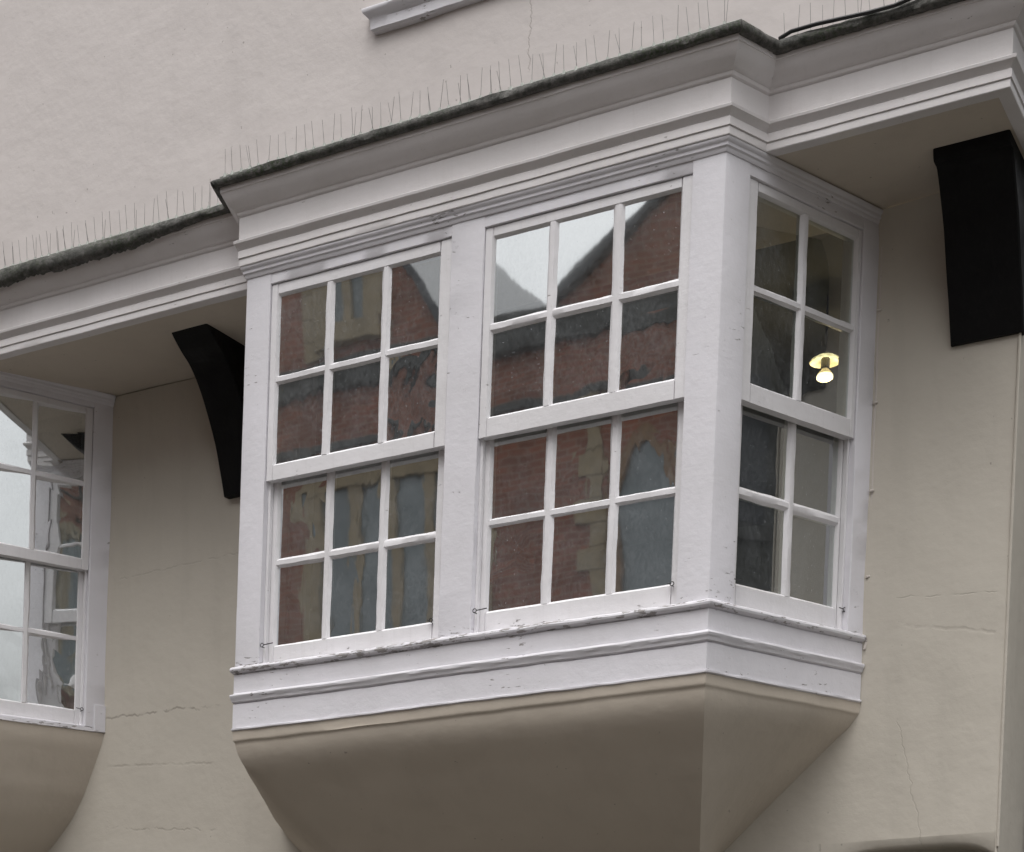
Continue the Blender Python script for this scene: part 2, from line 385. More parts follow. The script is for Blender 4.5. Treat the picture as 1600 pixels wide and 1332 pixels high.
def lump(x, z, a=0.006):
    return a * noise.noise(Vector((x * 1.6, z * 1.6, 3.3))) + a * 0.5 * noise.noise(Vector((x * 5, z * 5, 8.1)))
def arch_top(x):              # head of the arched ground floor opening at the lower right
    return 2.457 - 0.10 * abs((x - 0.60) / 0.37) ** 5.0
AX0, AX1 = 0.20, 0.945
def wall_y(x, z):
    y = YW + lump(x, z)
    if x > 0.32: y -= 0.055 * max(0.0, (z - 4.93) / 0.17) ** 2 * max(0, 1 - abs(x - 0.62) / 0.5)      # the plaster rolls into the soffit
    return y
xs = sorted(set([round(v, 4) for v in frange(-9, LB - 0.5, 0.4) + frange(LB - 0.5, bay_x0 - 0.002, 0.06) + frange(bay_x0, bay_x1 - 0.002, 0.15) + frange(bay_x1, XC - 0.012, 0.03)]))
zs = sorted(set([round(v, 4) for v in frange(0, 2.0, 0.4) + frange(2.0, 3.3, 0.05) + frange(3.3, ZS, 0.05)]))
def hole(x, z):
    if bay_x0 + 0.03 < x < bay_x1 - 0.03 and z > 3.3: return True
    if LB - 2.235 - 0.4 < x < LB + 0.4 - 0.03 and z > 3.3: return True
    if AX0 < x and z < 2.5: return True
    return False
mb = MB(); grid_wall(mb, xs, zs, hole, wall_y)
# round the outer corner into the side wall
cor = []
for z in zs:
    if z < 2.3: continue
    y0 = wall_y(XC - 0.012, z)
    cor.append([(XC - 0.012, y0, z), (XC - 0.005, y0 + 0.002, z), (XC - 0.001, y0 + 0.007, z), (XC, y0 + 0.014, z), (XC + 0.002, 1.2, z), (XC, 5.0, z)])
mb.loft(cor, closed=False)
# lip of the arched opening: rolls in from the wall face to the reveal
lip = []
for x in frange(AX0, XC, 0.02):
    zt = arch_top(x); xx = min(x, XC - 0.001)
    lip.append([(xx, wall_y(xx, 2.5), 2.5), (xx, YW + 0.003, zt + 0.018), (xx, YW + 0.010, zt + 0.006), (xx, YW + 0.022, zt - 0.003), (xx, YW + 0.05, zt - 0.008), (xx, YW + 0.30, zt - 0.012)])
mb.loft(lip, closed=False)
mb.build('lower_wall', M['wall_low'], house, sharp=50)
mb = MB()
mb.box(XC - 0.03, XC - 0.002, YW + 0.012, YW + 0.30, 0, 2.31)
mb.box(AX0 - 0.02, AX0 - 0.002, YW + 0.0, YW + 0.30, 0, 2.5)
mb.build('door_jamb', M['wall_low'], house)
mb = MB(); mb.box(AX0 - 0.1, XC - 0.003, YW + 0.28, YW + 0.33, 0, 2.56); mb.build('door', M['dark'], house)
mb = MB(); mb.tube([(XC - 0.002, YW - 0.001, z) for z in frange(2.44, 4.5, 0.05)], 0.006, 6); mb.build('corner_bead', M['wall_low'], house)

# soffit
mb = MB(); sx = frange(-9, 0.99, 0.12); sy = [0.212, 0.3, 0.5, 0.7, 0.8, 0.87, 0.95]
ids = {}
for i, x in enumerate(sx):
    for j, y in enumerate(sy): mb.v.append((x, y, ZS + 0.004 + 0.003 * noise.noise(Vector((x * 3, y * 3, 1.2)))))
for i in range(len(sx) - 1):
    for j in range(len(sy) - 1):
        a = i * len(sy) + j; mb.f.append((a, a + 1, a + 1 + len(sy), a + len(sy)))
mb.add([(0.93, 0.95, ZS), (0.99, 0.95, ZS), (0.99, 5.0, ZS), (0.93, 5.0, ZS)], [(0, 1, 2, 3)])
mb.add([(-9, 0.012, ZS + 0.006), (LB - 2.235, 0.012, ZS + 0.006), (LB - 2.235, 0.23, ZS + 0.006), (-9, 0.23, ZS + 0.006)], [(0, 1, 2, 3)])
mb.build('soffit', M['cove'], house, sharp=60)

# upper wall with a hole for the window above
UX0, UX1, UZ0 = -1.70, -0.55, 6.15
xs2 = sorted(set([round(v, 4) for v in frange(-9, -4.2, 0.6) + frange(-4.2, UX0, 0.1) + frange(UX0, UX1, 0.2) + frange(UX1, 0.97, 0.1)]))
zs2 = sorted(set([round(v, 4) for v in frange(5.3, UZ0, 0.08) + frange(UZ0, 7.55, 0.2) + frange(7.55, 9.6, 0.5)]))
mb = MB(); grid_wall(mb, xs2, zs2, lambda x, z: UX0 < x < UX1 and UZ0 < z < 7.55, lambda x, z: YU + lump(x, z, 0.007))
mb.add([(0.97, YU, 5.3), (0.97, 5, 5.3), (0.97, 5, 9.6), (0.97, YU, 9.6)], [(0, 1, 2, 3)])
mb.build('upper_wall', M['wall_up'], house, sharp=50)
# room lining and back
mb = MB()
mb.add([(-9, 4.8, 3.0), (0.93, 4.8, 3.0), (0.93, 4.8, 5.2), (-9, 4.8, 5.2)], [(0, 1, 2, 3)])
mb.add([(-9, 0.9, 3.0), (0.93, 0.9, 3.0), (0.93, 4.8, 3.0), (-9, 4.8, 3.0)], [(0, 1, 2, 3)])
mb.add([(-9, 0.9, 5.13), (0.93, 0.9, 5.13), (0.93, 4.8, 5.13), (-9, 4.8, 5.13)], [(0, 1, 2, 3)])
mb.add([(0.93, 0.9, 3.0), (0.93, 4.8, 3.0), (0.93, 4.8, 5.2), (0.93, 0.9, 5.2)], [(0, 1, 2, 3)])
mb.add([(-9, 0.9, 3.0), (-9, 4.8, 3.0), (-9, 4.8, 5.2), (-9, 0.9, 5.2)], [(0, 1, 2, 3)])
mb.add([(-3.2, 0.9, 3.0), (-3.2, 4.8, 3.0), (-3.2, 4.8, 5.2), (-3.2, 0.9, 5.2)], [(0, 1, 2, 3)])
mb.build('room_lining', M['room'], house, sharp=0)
mb = MB(); mb.box(-9, 0.97, 5.0, 5.1, 0, 9.6); mb.box(-9.1, -9, 0.25, 5, 0, 9.6); mb.box(-9, 0.96, 0.3, 5.0, 9.55, 9.6); mb.box(-9, 0.9, 0.5, 5.0, 5.6, 5.65)
mb.build('rear_wall', M['wall_low'], house, sharp=0)

# ------------------------------------------------------------------ cornice and lead
CPATH = [(-9, 0), (LB, 0), (LB + 0.2 * tan(PHL), 0.2), (-2.235 - 0.2 * SP / CP, 0.2), (-2.235, 0), (0, 0), (0.2 * SP / CP, 0.2), (0.995, 0.2), (0.995, 5.0)]
CPROF = [(-0.02, 5.104), (0.030, 5.104), (0.032, 5.107), (0.032, 5.134), (0.029, 5.136), (0.037, 5.1385), (0.037, 5.168), (0.033, 5.172), (0.030, 5.174), (0.038, 5.181), (0.044, 5.188), (0.055, 5.196), (0.057, 5.206), (0.047, 5.213),
         (0.036, 5.219), (0.036, 5.312), (0.032, 5.315), (0.042, 5.320), (0.046, 5.327), (0.046, 5.333), (0.056, 5.337), (0.062, 5.344), (0.074, 5.354), (0.087, 5.366), (0.098, 5.381), (0.105, 5.396), (0.107, 5.402), (0.112, 5.403), (0.113, 5.424), (0.06, 5.43)]
mb = MB(); sweep(mb, CPATH, CPROF, 0.06, 0.0016, 3); mb.build('cornice', M['cornice'], house, sharp=28)

st_len = [0]
for a, b in zip(CPATH[:-1], CPATH[1:]): st_len.append(st_len[-1] + math.dist(a, b))
LST = mitred(CPATH, 0.012)
def lead_section(i0, i1, drop, seed, bulge=0.0):
    prof = [(0.100, 5.43), (0.116, 5.429), (0.130, 5.427), (0.139, 5.430), (0.143, 5.441), (0.140, 5.454), (0.128, 5.460), (0.06, 5.468), (-0.03, 5.478)]
    rings = []
    for (x, y, ox, oy, s) in LST:
        if not (st_len[i0] - 1e-6 <= s <= st_len[i1] + 1e-6): continue
        r = n1(s, seed, 6) * 0.5 + n1(s, seed + 4, 26) * 0.5 + n1(s, seed + 5, 70) * 0.45; dd = drop(s - st_len[i0]) if callable(drop) else drop; ring = []
        for k, (p, z) in enumerate(prof):
            if k in (0, 1, 2, 3): z = z - dd * (1 + 0.45 * r) * (1, 1, 1, 0.72)[k]; p = p + bulge * (k == 3) + 0.004 * r
            elif k == 4: z -= dd * 0.35; p += bulge + 0.004 * n1(s, seed + 7, 12)
            else: z += 0.007 * n1(s, 2, 4) + 0.004 * n1(s, 3, 22); p += 0.004 * n1(s, 8, 9)
            p += 0.003 * n1(s, k * .37, 9)
            ring.append((x + ox * p, y + oy * p, z + 0.003 * n1(s, k * .91 + 5, 6)))
        rings.append(ring)
    m_ = MB(); m_.loft(rings, closed=False, caps=False); return m_
lead_section(1, 4, lambda s: 0.040 * min(1, max(0.15, (1.85 - s) / 0.5)) if s > 0.215 else 0.02, 11, 0.006).build('lead_flashing', M['lead'], house, sharp=60, label='thick ragged mossy lead flashing left of the bay')
lead_section(4, 5, 0.006, 21).build('lead_flashing', M['lead'], house, sharp=60, label='thin straight lead flashing over the bay')
lead_section(5, 7, 0.012, 31, 0.004).build('lead_flashing', M['lead'], house, sharp=60, label='lead flashing stepping back right of the bay')
lead_section(7, 8, 0.010, 41).build('lead_flashing', M['lead'], house, sharp=60)
lead_section(0, 1, 0.010, 51).build('lead_flashing', M['lead'], house, sharp=60)

# ------------------------------------------------------------------ bay windows
def bay_plan(ox, ph): return [(ox - 2.235 - YW * tan(ph), YW), (ox - 2.235, 0), (ox, 0), (ox + YW * tan(ph), YW)]
FR = Plane(0, 0, (1, 0), (0, 1))
def PLfront(ox): return Plane(ox, 0, (1, 0), (0, 1))
def PLright(ox, ph=PHI): return Plane(ox, 0, (sin(ph), cos(ph)), (-cos(ph), sin(ph)))
def PLleft(ox, ph=PHI): return Plane(ox - 2.235, 0, (-sin(ph), cos(ph)), (cos(ph), sin(ph)))

def sash_unit(root, PL, s0, s1, z0, z1, cols, rows, d, top, tilt, lean=0.0, gm='glass'):
    """one sash: stiles and rails in one frame, its glazing bars and panes as sub-parts"""
    g0, g1 = cols[0][0], cols[-1][1]; zb, zt = rows[-1][0], rows[0][1]; P = 0.010
    m_ = MB(); t = 0.042
    # stiles (with a putty slope to the glass), rails
    bar(m_, PL, 'z', z0, z1, [(s0, d), (g0 - P, d), (g0, d + 0.014), (g0, d + t), (s0, d + t)], 0.0012)
    bar(m_, PL, 'z', z0, z1, [(g1 + P, d), (s1, d), (s1, d + t), (g1, d + t), (g1, d + 0.014)], 0.0012)
    bar(m_, PL, 's', g0 - 0.004, g1 + 0.004, [(zt + P, d + 0.0015), (z1, d + 0.0015), (z1, d + t), (zt, d + t), (zt, d + 0.014)], 0.0012)
    bar(m_, PL, 's', g0 - 0.004, g1 + 0.004, [(z0, d + 0.0015), (zb - P, d + 0.0015), (zb, d + 0.014), (zb, d + t), (z0, d + t)], 0.0014)
    so = m_.build('sash', M['sash'], root, sharp=40)
    def gsec(a, b, dd): c = (a + b) / 2; return [(c - 0.0095, dd), (c + 0.0095, dd), (b - 0.009, dd + 0.004), (b, dd + 0.014), (b - 0.006, d + t - 0.004), (a + 0.006, d + t - 0.004), (a, dd + 0.014), (a + 0.009, dd + 0.004)]
    for (a, b) in zip(cols[:-1], cols[1:]):
        q = MB(); bar(q, PL, 'z', zb - 0.006, zt + 0.006, gsec(a[1], b[0], d + 0.002), 0.0030, 0.028); q.build('glazing_bar', M['sash'], so, sharp=32)
    for (a, b) in zip(rows[:-1], rows[1:]):
        for (c0, c1) in cols:
            q = MB(); bar(q, PL, 's', c0 - 0.013, c1 + 0.013, gsec(b[1], a[0], d + 0.0035), 0.0030, 0.028); q.build('glazing_bar', M['sash'], so, sharp=32)
    for i, (zlo, zhi) in enumerate(rows):
        for j, (c0, c1) in enumerate(cols):
            tx, tz = lean + random.uniform(-1, 1) * tilt, random.uniform(-1, 1) * tilt
            e = 0.008; q = MB(); gd = d + 0.016
            def gp(s_, z_, k): return PL(s_, gd + k + tx * (s_ - (c0 + c1) / 2) + tz * (z_ - (zlo + zhi) / 2), z_)
            q.add([gp(c0 - e, zlo - e, 0), gp(c1 + e, zlo - e, 0), gp(c1 + e, zhi + e, 0), gp(c0 - e, zhi + e, 0)], [(0, 1, 2, 3)])
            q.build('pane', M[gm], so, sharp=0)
    return so

def eye_hook(root, PL, s, d, z, rod):
    q = MB(); n = 12
    q.tube([PL(s + 0.008 * cos(2*pi*k/n), d - 0.010, z + 0.008 * sin(2*pi*k/n)) for k in range(n + 1)], 0.0020, 6)
    q.tube([PL(s, d - 0.010, z - 0.008), PL(s, d + 0.01, z - 0.008)], 0.002, 5)
    q.tube([PL(s + (0.008 if rod > 0 else -0.008), d - 0.010, z), PL(s + rod, d - 0.006, z + 0.004)], 0.0022, 6)
    q.build('eye_hook', M['iron'], root)

def make_bay(ox, dz, label, main, ph=PHI):
    SP, CP = sin(ph), cos(ph)
    root = thing('bay_window', label, 'bay window', (ox - 1.1, 0.4, 3.0))
    A, R_, L_ = PLfront(ox), PLright(ox, ph), PLleft(ox, ph)
    zb, zh, zt = 3.352 + dz, 5.010 + dz * 0.6, 5.104
    W = M['white']
    SW = YW / cos(ph); JR = SW - (0.097 if main else 0.104); PW = 0.14 if main else 0.27
    # corner posts: plan polygons wrapping front and cant faces, arris slightly worn
    def post(poly, nm='corner_post'):
        q = MB(); k = 24; rings = []
        sd = random.random() * 50
        for i in range(k + 1):
            z = zb + (zt - zb) * i / k
            rings.append([(x + 0.0012 * n1(z, sd + j * .6, 8), y + 0.0012 * n1(z, sd + 9 + j * .6, 8), z) for j, (x, y) in enumerate(poly)])
        q.loft(rings); return q.build(nm, W, root, sharp=40)
    c = 0.004
    a1 = R_(PW, 0, 0); a2 = R_(PW, 0.11, 0); c1 = R_(c, 0, 0)
    post([(ox - 0.134, 0), (ox - c, 0), c1[:2], a1[:2], a2[:2], (ox - 0.134, 0.11)])
    a1 = L_(PW, 0, 0); a2 = L_(PW, 0.11, 0); c1 = L_(c, 0, 0)
    post([(ox - 2.107, 0.11), a2[:2], a1[:2], c1[:2], (ox - 2.235 + c, 0), (ox - 2.107, 0)])
    q = MB(); bar(q, A, 'z', zb, zt, rsec(-1.200, -1.046, 0, 0.11), 0.0014); q.build('mullion', W, root, sharp=40)
    for PLs in (R_, L_):
        q = MB(); bar(q, PLs, 'z', zb, zt, rsec(JR, SW + 0.005, 0.0, 0.11), 0.0014); q.build('jamb', W, root, sharp=40)
    # head rails between the posts, a touch behind the post faces
    for PLs, x0, x1 in ((A, -2.107, -1.200), (A, -1.046, -0.134), (R_, PW, JR), (L_, PW, JR)):
        q = MB(); bar(q, PLs, 's', x0, x1, rsec(zh, zt, 0.0022, 0.11), 0.0014)
        q.build('head_rail', W, root, sharp=40)
        q = MB(); bar(q, PLs, 's', x0, x1, rsec(zb - 0.02, zb + 0.010, 0.02, 0.11), 0.001); q.build('sill_rail', W, root, sharp=40)
        zm = 4.165 + dz
        for sx_, sg in ((x0, 1), (x1, -1)):
            q = MB()
            bar(q, PLs, 'z', zb, zm + 0.02, rsec(min(sx_, sx_ + sg * 0.013), max(sx_, sx_ + sg * 0.013), 0.030, 0.052, 0.002), 0.0008)
            q.build('parting_bead', M['sash'], root, sharp=40)
    # sashes
    up = [(4.620 + dz, 4.957 + dz), (4.236 + dz, 4.577 + dz)]; lo = [(3.838 + dz, 4.176 + dz), (3.458 + dz, 3.794 + dz)]
    zm0, zm1 = 4.160 + dz, zh - 0.004
    T = 0.0014
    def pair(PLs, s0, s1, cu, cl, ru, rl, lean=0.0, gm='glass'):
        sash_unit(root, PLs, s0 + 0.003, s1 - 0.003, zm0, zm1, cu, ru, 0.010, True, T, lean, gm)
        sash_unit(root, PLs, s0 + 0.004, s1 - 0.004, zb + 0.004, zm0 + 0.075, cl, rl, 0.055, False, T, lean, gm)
    c1 = [(-2.067, -1.829), (-1.783, -1.546), (-1.501, -1.264)]; c1l = [(-2.064, -1.828), (-1.784, -1.551), (-1.505, -1.268)]
    c2 = [(-1.003, -0.761), (-0.716, -0.474), (-0.424, -0.188)]; c2l = [(-1.003, -0.762), (-0.715, -0.474), (-0.429, -0.188)]
    pair(A, -2.107, -1.200, c1, c1l, [(z0 - .004, z1 - .002) for z0, z1 in up], [(z0 - .004, z1 - .006) for z0, z1 in lo])
    pair(A, -1.046, -0.134, c2, c2l, [(z0 + .007, z1 + .005) for z0, z1 in up], [(z0 + .004, z1 + .008) for z0, z1 in lo])
    if main: cu, cl = [(0.208, 0.472), (0.522, 0.815)], [(0.218, 0.498), (0.550, 0.822)]; ru, rl = [(z0 + .004, z1 + .007) for z0, z1 in up], [(z0 + .016, z1 + .012) for z0, z1 in lo]
    else: cu, cl = [(0.325, 0.565), (0.607, 0.847)], [(0.325, 0.562), (0.604, 0.849)]; ru, rl = [(4.655, 4.988), (4.255, 4.612)], [(3.866, 4.204), (3.483, 3.827)]
    pair(R_, PW, JR, cu, cl, ru, rl, 0.0 if main else LEAN, 'glass_dimmed' if main else 'glass_brightened')
    pair(L_, PW, JR, cu, cl, ru, rl)
    plan = bay_plan(ox, ph)
    # moulding under the cornice
    z_ = 0
    prof = [(-0.004, 5.056), (0.004, 5.056), (0.008, 5.063), (0.009, 5.070), (0.016, 5.075), (0.017, 5.086), (0.024, 5.092), (0.027, 5.100), (0.027, 5.1035), (0.0, 5.1035)]
    q = MB(); sweep(q, plan, prof, 0.06, 0.0012, ox + 40); q.build('head_moulding', W, root, sharp=35)
    if main:
        prof = [(-0.02, 3.357), (0.002, 3.362), (0.010, 3.3615), (0.017, 3.357), (0.020, 3.349), (0.018, 3.341), (0.012, 3.336), (0.004, 3.333), (-0.004, 3.331), (-0.004, 3.3285), (0.002, 3.327), (0.002, 3.246), (0.006, 3.242), (0.016, 3.240), (0.018, 3.234), (0.016, 3.226), (0.011, 3.219), (0.008, 3.208),
                (0.003, 3.204), (-0.004, 3.202), (-0.004, 3.199), (0.002, 3.198), (0.002, 3.094), (0.008, 3.092), (0.008, 3.085), (0.002, 3.081), (-0.03, 3.080)]
        q = MB(); sweep(q, plan, prof, 0.022, 0.0034, 60); q.build('sill_moulding', W, root, sharp=20)
    else:
        prof = [(-0.05, zb + 0.001), (0.004, zb - 0.002), (0.005, zb - 0.022), (-0.02, zb - 0.026)]
        q = MB(); sweep(q, plan, prof, 0.05, 0.002, 61); q.build('sill_moulding', W, root, sharp=30)
    # coved underside
    if main:
        Ft = [(3.0815, -0.001), (3.07, 0.0), (3.037, 0.003), (3.031, 0.010), (3.005, 0.014), (2.983, 0.022), (2.955, 0.034), (2.929, 0.052), (2.9, 0.076), (2.847, 0.124), (2.758, 0.200), (2.677, 0.275), (2.574, 0.372), (2.5, 0.45), (2.4, 0.57), (2.3, 0.72), (2.2, 0.90)]
        St = [(3.0815, -0.001), (3.07, 0.0), (3.037, 0.003), (3.031, 0.010), (2.985, 0.035), (2.95, 0.080), (2.87, 0.168), (2.795, 0.250), (2.653, 0.405), (2.5, 0.575), (2.4, 0.69), (2.3, 0.82), (2.24, 0.90)]
        SLt = [(3.0815, 0), (3.037, 0.0), (2.95, -0.012), (2.85, -0.022), (2.77, 0.0), (2.68, 0.075), (2.57, 0.21), (2.5, 0.32), (2.4, 0.48), (2.2, 0.8)]
    else:
        Ft = [(zb - 0.025, 0.002), (3.30, 0.01), (3.2, 0.05), (3.05, 0.12), (2.93, 0.20), (2.8, 0.32), (2.65, 0.50), (2.5, 0.70), (2.4, 0.9)]
        St = [(zb - 0.025, 0.002), (3.30, 0.012), (3.2, 0.05), (3.05, 0.11), (2.93, 0.18), (2.8, 0.29), (2.65, 0.47), (2.5, 0.70), (2.4, 0.9)]
    def itp(tab, z):
        for (za, va), (zb_, vb) in zip(tab[:-1], tab[1:]):
            if zb_ <= z <= za: return va + (vb - va) * (za - z) / (za - zb_)
        return tab[-1][1] if z < tab[-1][0] else tab[0][1]
    def sm(tab, z): return (itp(tab, z + 0.02) + 2 * itp(tab, z) + itp(tab, z - 0.02)) / 4 if z < 3.02 else itp(tab, z)
    zz = [Ft[0][0], 3.072, 3.055, 3.045, 3.038, 3.034, 3.030] if main else [Ft[0][0]]
    zz += frange(3.02 if main else 3.33, Ft[-1][0], 0.035); q = MB(); rings = []
    for z in zz:
        f, s = sm(Ft, z), sm(St, z); sl = sm(Ft, z) if main else s
        def corner(side, off, y):       # x on a cant plane inset by off, at depth y
            return (ox + y * SP / CP - off / CP) if side > 0 else (ox - 2.235 - y * SP / CP + off / CP)
        YB = YW + 0.06; ff = min(f, YB)
        pts = [(corner(-1, sl, YB), YB), (corner(-1, sl, ff), ff), (corner(1, 0.73 * f, ff), ff), (corner(1, s, YB), YB)]
        ring = []
        for (a, b, k) in ((pts[0], pts[1], 10), (pts[1], pts[2], 24), (pts[2], pts[3], 10)):
            for i in range(k):
                t = i / k; x = a[0] + (b[0] - a[0]) * t; y = a[1] + (b[1] - a[1]) * t
                if main and k == 10 and a is pts[0]:
                    y = ff + (YB - ff) * (1 - t); x = corner(-1, f + (sm(SLt, z) - f) * sqrt(1 - t), y)
                if k == 10 and a is pts[2]: x = corner(1, 0.73 * f + (s - 0.73 * f) * t ** 1.2, y)
                dn = 0.005 * noise.noise(Vector((x * 4, y * 4, z * 4))) if 0 < i and z < 3.04 else 0.0012 * noise.noise(Vector((x * 25, y * 25, z * 25)))
                ring.append((x, y + dn, z + (0.006 * n1(x + y, 3, 4) + 0.004 * n1(x - y, 5, 17) if 3.025 < z < 3.06 else 0)))
        ring.append((pts[3][0], pts[3][1], z)); rings.append(ring)
    q.loft(rings, closed=False); q.build('coved_base', M['cove'], root, sharp=38)
    # floor and lid of the bay
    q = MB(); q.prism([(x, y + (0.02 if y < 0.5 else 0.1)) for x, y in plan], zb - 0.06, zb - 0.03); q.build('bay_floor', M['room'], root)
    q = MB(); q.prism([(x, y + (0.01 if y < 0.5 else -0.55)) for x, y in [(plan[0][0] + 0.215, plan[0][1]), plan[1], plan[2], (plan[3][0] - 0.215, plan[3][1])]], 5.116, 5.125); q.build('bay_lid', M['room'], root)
    if main:
        eye_hook(root, A, -2.093, 0.012, 3.445, 0.055); eye_hook(root, A, -1.262, 0.055, 3.455, -0.02)
        eye_hook(root, A, -1.030, 0.012, 3.455, 0.055); eye_hook(root, A, -0.172, 0.050, 3.455, -0.02)
        eye_hook(root, R_, 0.160, 0.040, 3.475, 0.06); eye_hook(root, R_, 0.845, 0.03, 3.458, -0.03)
    else:
        eye_hook(root, R_, JR - 0.012, 0.03, 3.475, -0.03)
        q = MB(); bar(q, R_, 'z', zb - 0.02, 3.50, rsec(SW - 0.057, SW + 0.006, -0.008, 0.02), 0.001); q.build('jamb_block', W, root)
    return root
LEAN = -0.07
bay = make_bay(0.0, 0.0, 'white twin sash bay window with moulded sill and coved base, right of the other bay', True)
SAG[0] = 0.04
bay2 = make_bay(LB, 0.033, 'bay window whose bright panes reflect the sky, cut by the left edge', False, PHL)
SAG[0] = 0.0

# ------------------------------------------------------------------ black timber brackets under the jetty
def bracket(x0, x1, prof, label):
    t = thing('timber_bracket', label, 'bracket', ((x0 + x1) / 2, 0.8, prof[-1][1]), group='black timber brackets under the jetty')
    q = MB(); c = 0.006
    rings = []
    for i, (y, z) in enumerate(prof):
        jx = 0.003 * n1(z, x0 + 3, 7); yb = YW + 0.03
        rings.append([(x0 + c + jx, y, z), (x1 - c + jx, y, z), (x1 + jx, y + c, z), (x1 + jx, yb, z), (x0 + jx, yb, z), (x0 + jx, y + c, z)])
    q.loft(rings); q.build('brace', M['black'], t, sharp=30)
    return t
def smooth_prof(pts, k=26):
    out = []
    n = len(pts)
    for i in range(n - 1):
        p0, p1, p2, p3 = pts[max(i-1, 0)], pts[i], pts[i+1], pts[min(i+2, n-1)]
        for j in range(4):
            t = j / 4; out.append(tuple(0.5 * ((2*p1[a]) + (-p0[a]+p2[a])*t + (2*p0[a]-5*p1[a]+4*p2[a]-p3[a])*t*t + (-p0[a]+3*p1[a]-3*p2[a]+p3[a])*t**3) for a in (0, 1)))
    out.append(pts[-1]); return out
bracket(-2.965, -2.752, smooth_prof([(0.384, 5.112), (0.415, 5.085), (0.47, 5.045), (0.54, 5.0), (0.622, 4.904), (0.706, 4.775), (0.776, 4.626), (0.835, 4.456)]), 'narrow black curved timber bracket between the two bays')
bracket(0.668, 0.962, smooth_prof([(0.475, 5.112), (0.490, 5.07), (0.545, 5.06), (0.634, 4.95), (0.715, 4.80), (0.785, 4.66), (0.862, 4.490)]), 'wide black timber bracket under the jetty at the house corner')

# ------------------------------------------------------------------ window of the upper floor, only its sill and foot in view
uw = thing('upper_window', 'upper floor window with a chipped white moulded sill, cut by the top edge', 'window', (-1.15, 0.2, 6.1))
up_path = [(-1.72, YU + 0.03), (-1.72, YU), (-0.53, YU), (-0.53, YU + 0.03)]
prof = [(-0.02, 6.078), (0.026, 6.082), (0.034, 6.090), (0.036, 6.130), (0.040, 6.134), (0.046, 6.142), (0.060, 6.156), (0.064, 6.168), (0.062, 6.174), (0.03, 6.180), (-0.06, 6.188)]
mb = MB(); sweep(mb, up_path, prof, 0.02, 0.004, 77); mb.build('sill', M['white'], uw, sharp=35)
UP = Plane(0, YU, (1, 0), (0, 1))
for s0, s1 in ((-1.70, -1.62), (-0.63, -0.55)):
    mb = MB(); bar(mb, UP, 'z', 6.185, 7.55, rsec(s0, s1, 0.012, 0.10)); mb.build('jamb', M['white'], uw)
mb = MB(); bar(mb, UP, 's', -1.62, -0.63, rsec(7.45, 7.55, 0.012, 0.10)); mb.build('head_rail', M['white'], uw)
sash_unit(uw, UP, -1.62, -0.63, 6.85, 7.45, [(-1.57, -1.29), (-1.25, -0.99), (-0.95, -0.68)], [(7.17, 7.41), (6.90, 7.13)], 0.03, True, 0.003)
sash_unit(uw, UP, -1.62, -0.63, 6.178, 6.90, [(-1.57, -1.29), (-1.25, -0.99), (-0.95, -0.68)], [(6.57, 6.85), (6.26, 6.53)], 0.075, False, 0.003)
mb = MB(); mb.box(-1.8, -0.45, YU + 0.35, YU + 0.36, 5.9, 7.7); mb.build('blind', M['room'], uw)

# ------------------------------------------------------------------ rows of bird spikes on the lead
def spike_row(label, pts, pairs, h=0.115, seed=1):
    rnd = random.Random(seed)
    L = [math.dist(a, b) for a, b in zip(pts[:-1], pts[1:])]; tot = sum(L)
    t = thing('bird_spike_row', label, 'bird spikes', pts[0], group='rows of wire bird spikes on the cornice lead')
    def at(s):
        for (a, b), l in zip(zip(pts[:-1], pts[1:]), L):
            if s <= l + 1e-6: k = s / l; return tuple(a[i] + (b[i] - a[i]) * k for i in range(3))
            s -= l
        return pts[-1]
    q = MB(); s = 0.02; spk = []
    q.tube([at(x) for x in frange(0, tot, 0.04)], 0.0045, 6)
    while s < tot - 0.01:
        b = at(s + rnd.uniform(-0.006, 0.006))
        q.tube([(b[0], b[1], b[2] - 0.006), (b[0], b[1], b[2] + 0.012)], [0.009, 0.005], 6)
        k = 2 if rnd.random() < pairs else 1
        for i in range(k):
            lean = rnd.gauss(0, 0.07) + (0.10 if i else 0) * rnd.choice((-1, 1)); hh = h * rnd.uniform(0.86, 1.06) * (0.8 if i else 1)
            bx = b[0] + (0.006 if i else 0)
            spk.append(((bx, b[1], b[2]), (bx + lean * hh, b[1] + rnd.uniform(-0.3, -0.05) * hh * (1.0 if i else 0.6), b[2] + hh)))
        s += 0.047
    q.build('base_strip', M['clear_plastic'], t)
    for a, b in spk:
        e = MB(); e.tube([a, b], [0.00105, 0.0008], 5); e.build('spike', M['steel'], t, sharp=0)
    return t
ZL = 5.467
def lp(x, y, p=0.115): return (x, y - p, ZL)
spike_row('row of wire bird spikes on the ragged lead left of the bay', [lp(-3.95, 0.2), lp(-2.42, 0.2)], 0.55, 0.118, 1)
spike_row('long row of wire bird spikes on the straight lead over the bay', [lp(-2.31, 0.0), lp(0.07, 0.0)], 0.22, 0.112, 2)
spike_row('short row of wire bird spikes right of the bay, behind the black cable', [(0.17, 0.085, ZL - 0.012), (1.05, 0.115, ZL - 0.012)], 0.25, 0.112, 3)
# loose twig caught at the far left
tw = MB(); tw.tube([(-3.93, YU - 0.06, 5.468), (-3.91, YU - 0.08, 5.55), (-3.885, YU - 0.10, 5.64), (-3.875, YU - 0.10, 5.70), (-3.85, YU - 0.09, 5.76), (-3.84, YU - 0.09, 5.80)], [0.005, 0.006, 0.007, 0.008, 0.006, 0.003], 6)
two = tw.build('twig', simple('rusty_twig', (0.30, 0.20, 0.12), 0.8, 0.5, 60), base=rack((-3.9, YU - 0.1, 5.7))); two['label'] = 'thin rusty brown twig standing up at the left edge above the lead'; two['category'] = 'twig'

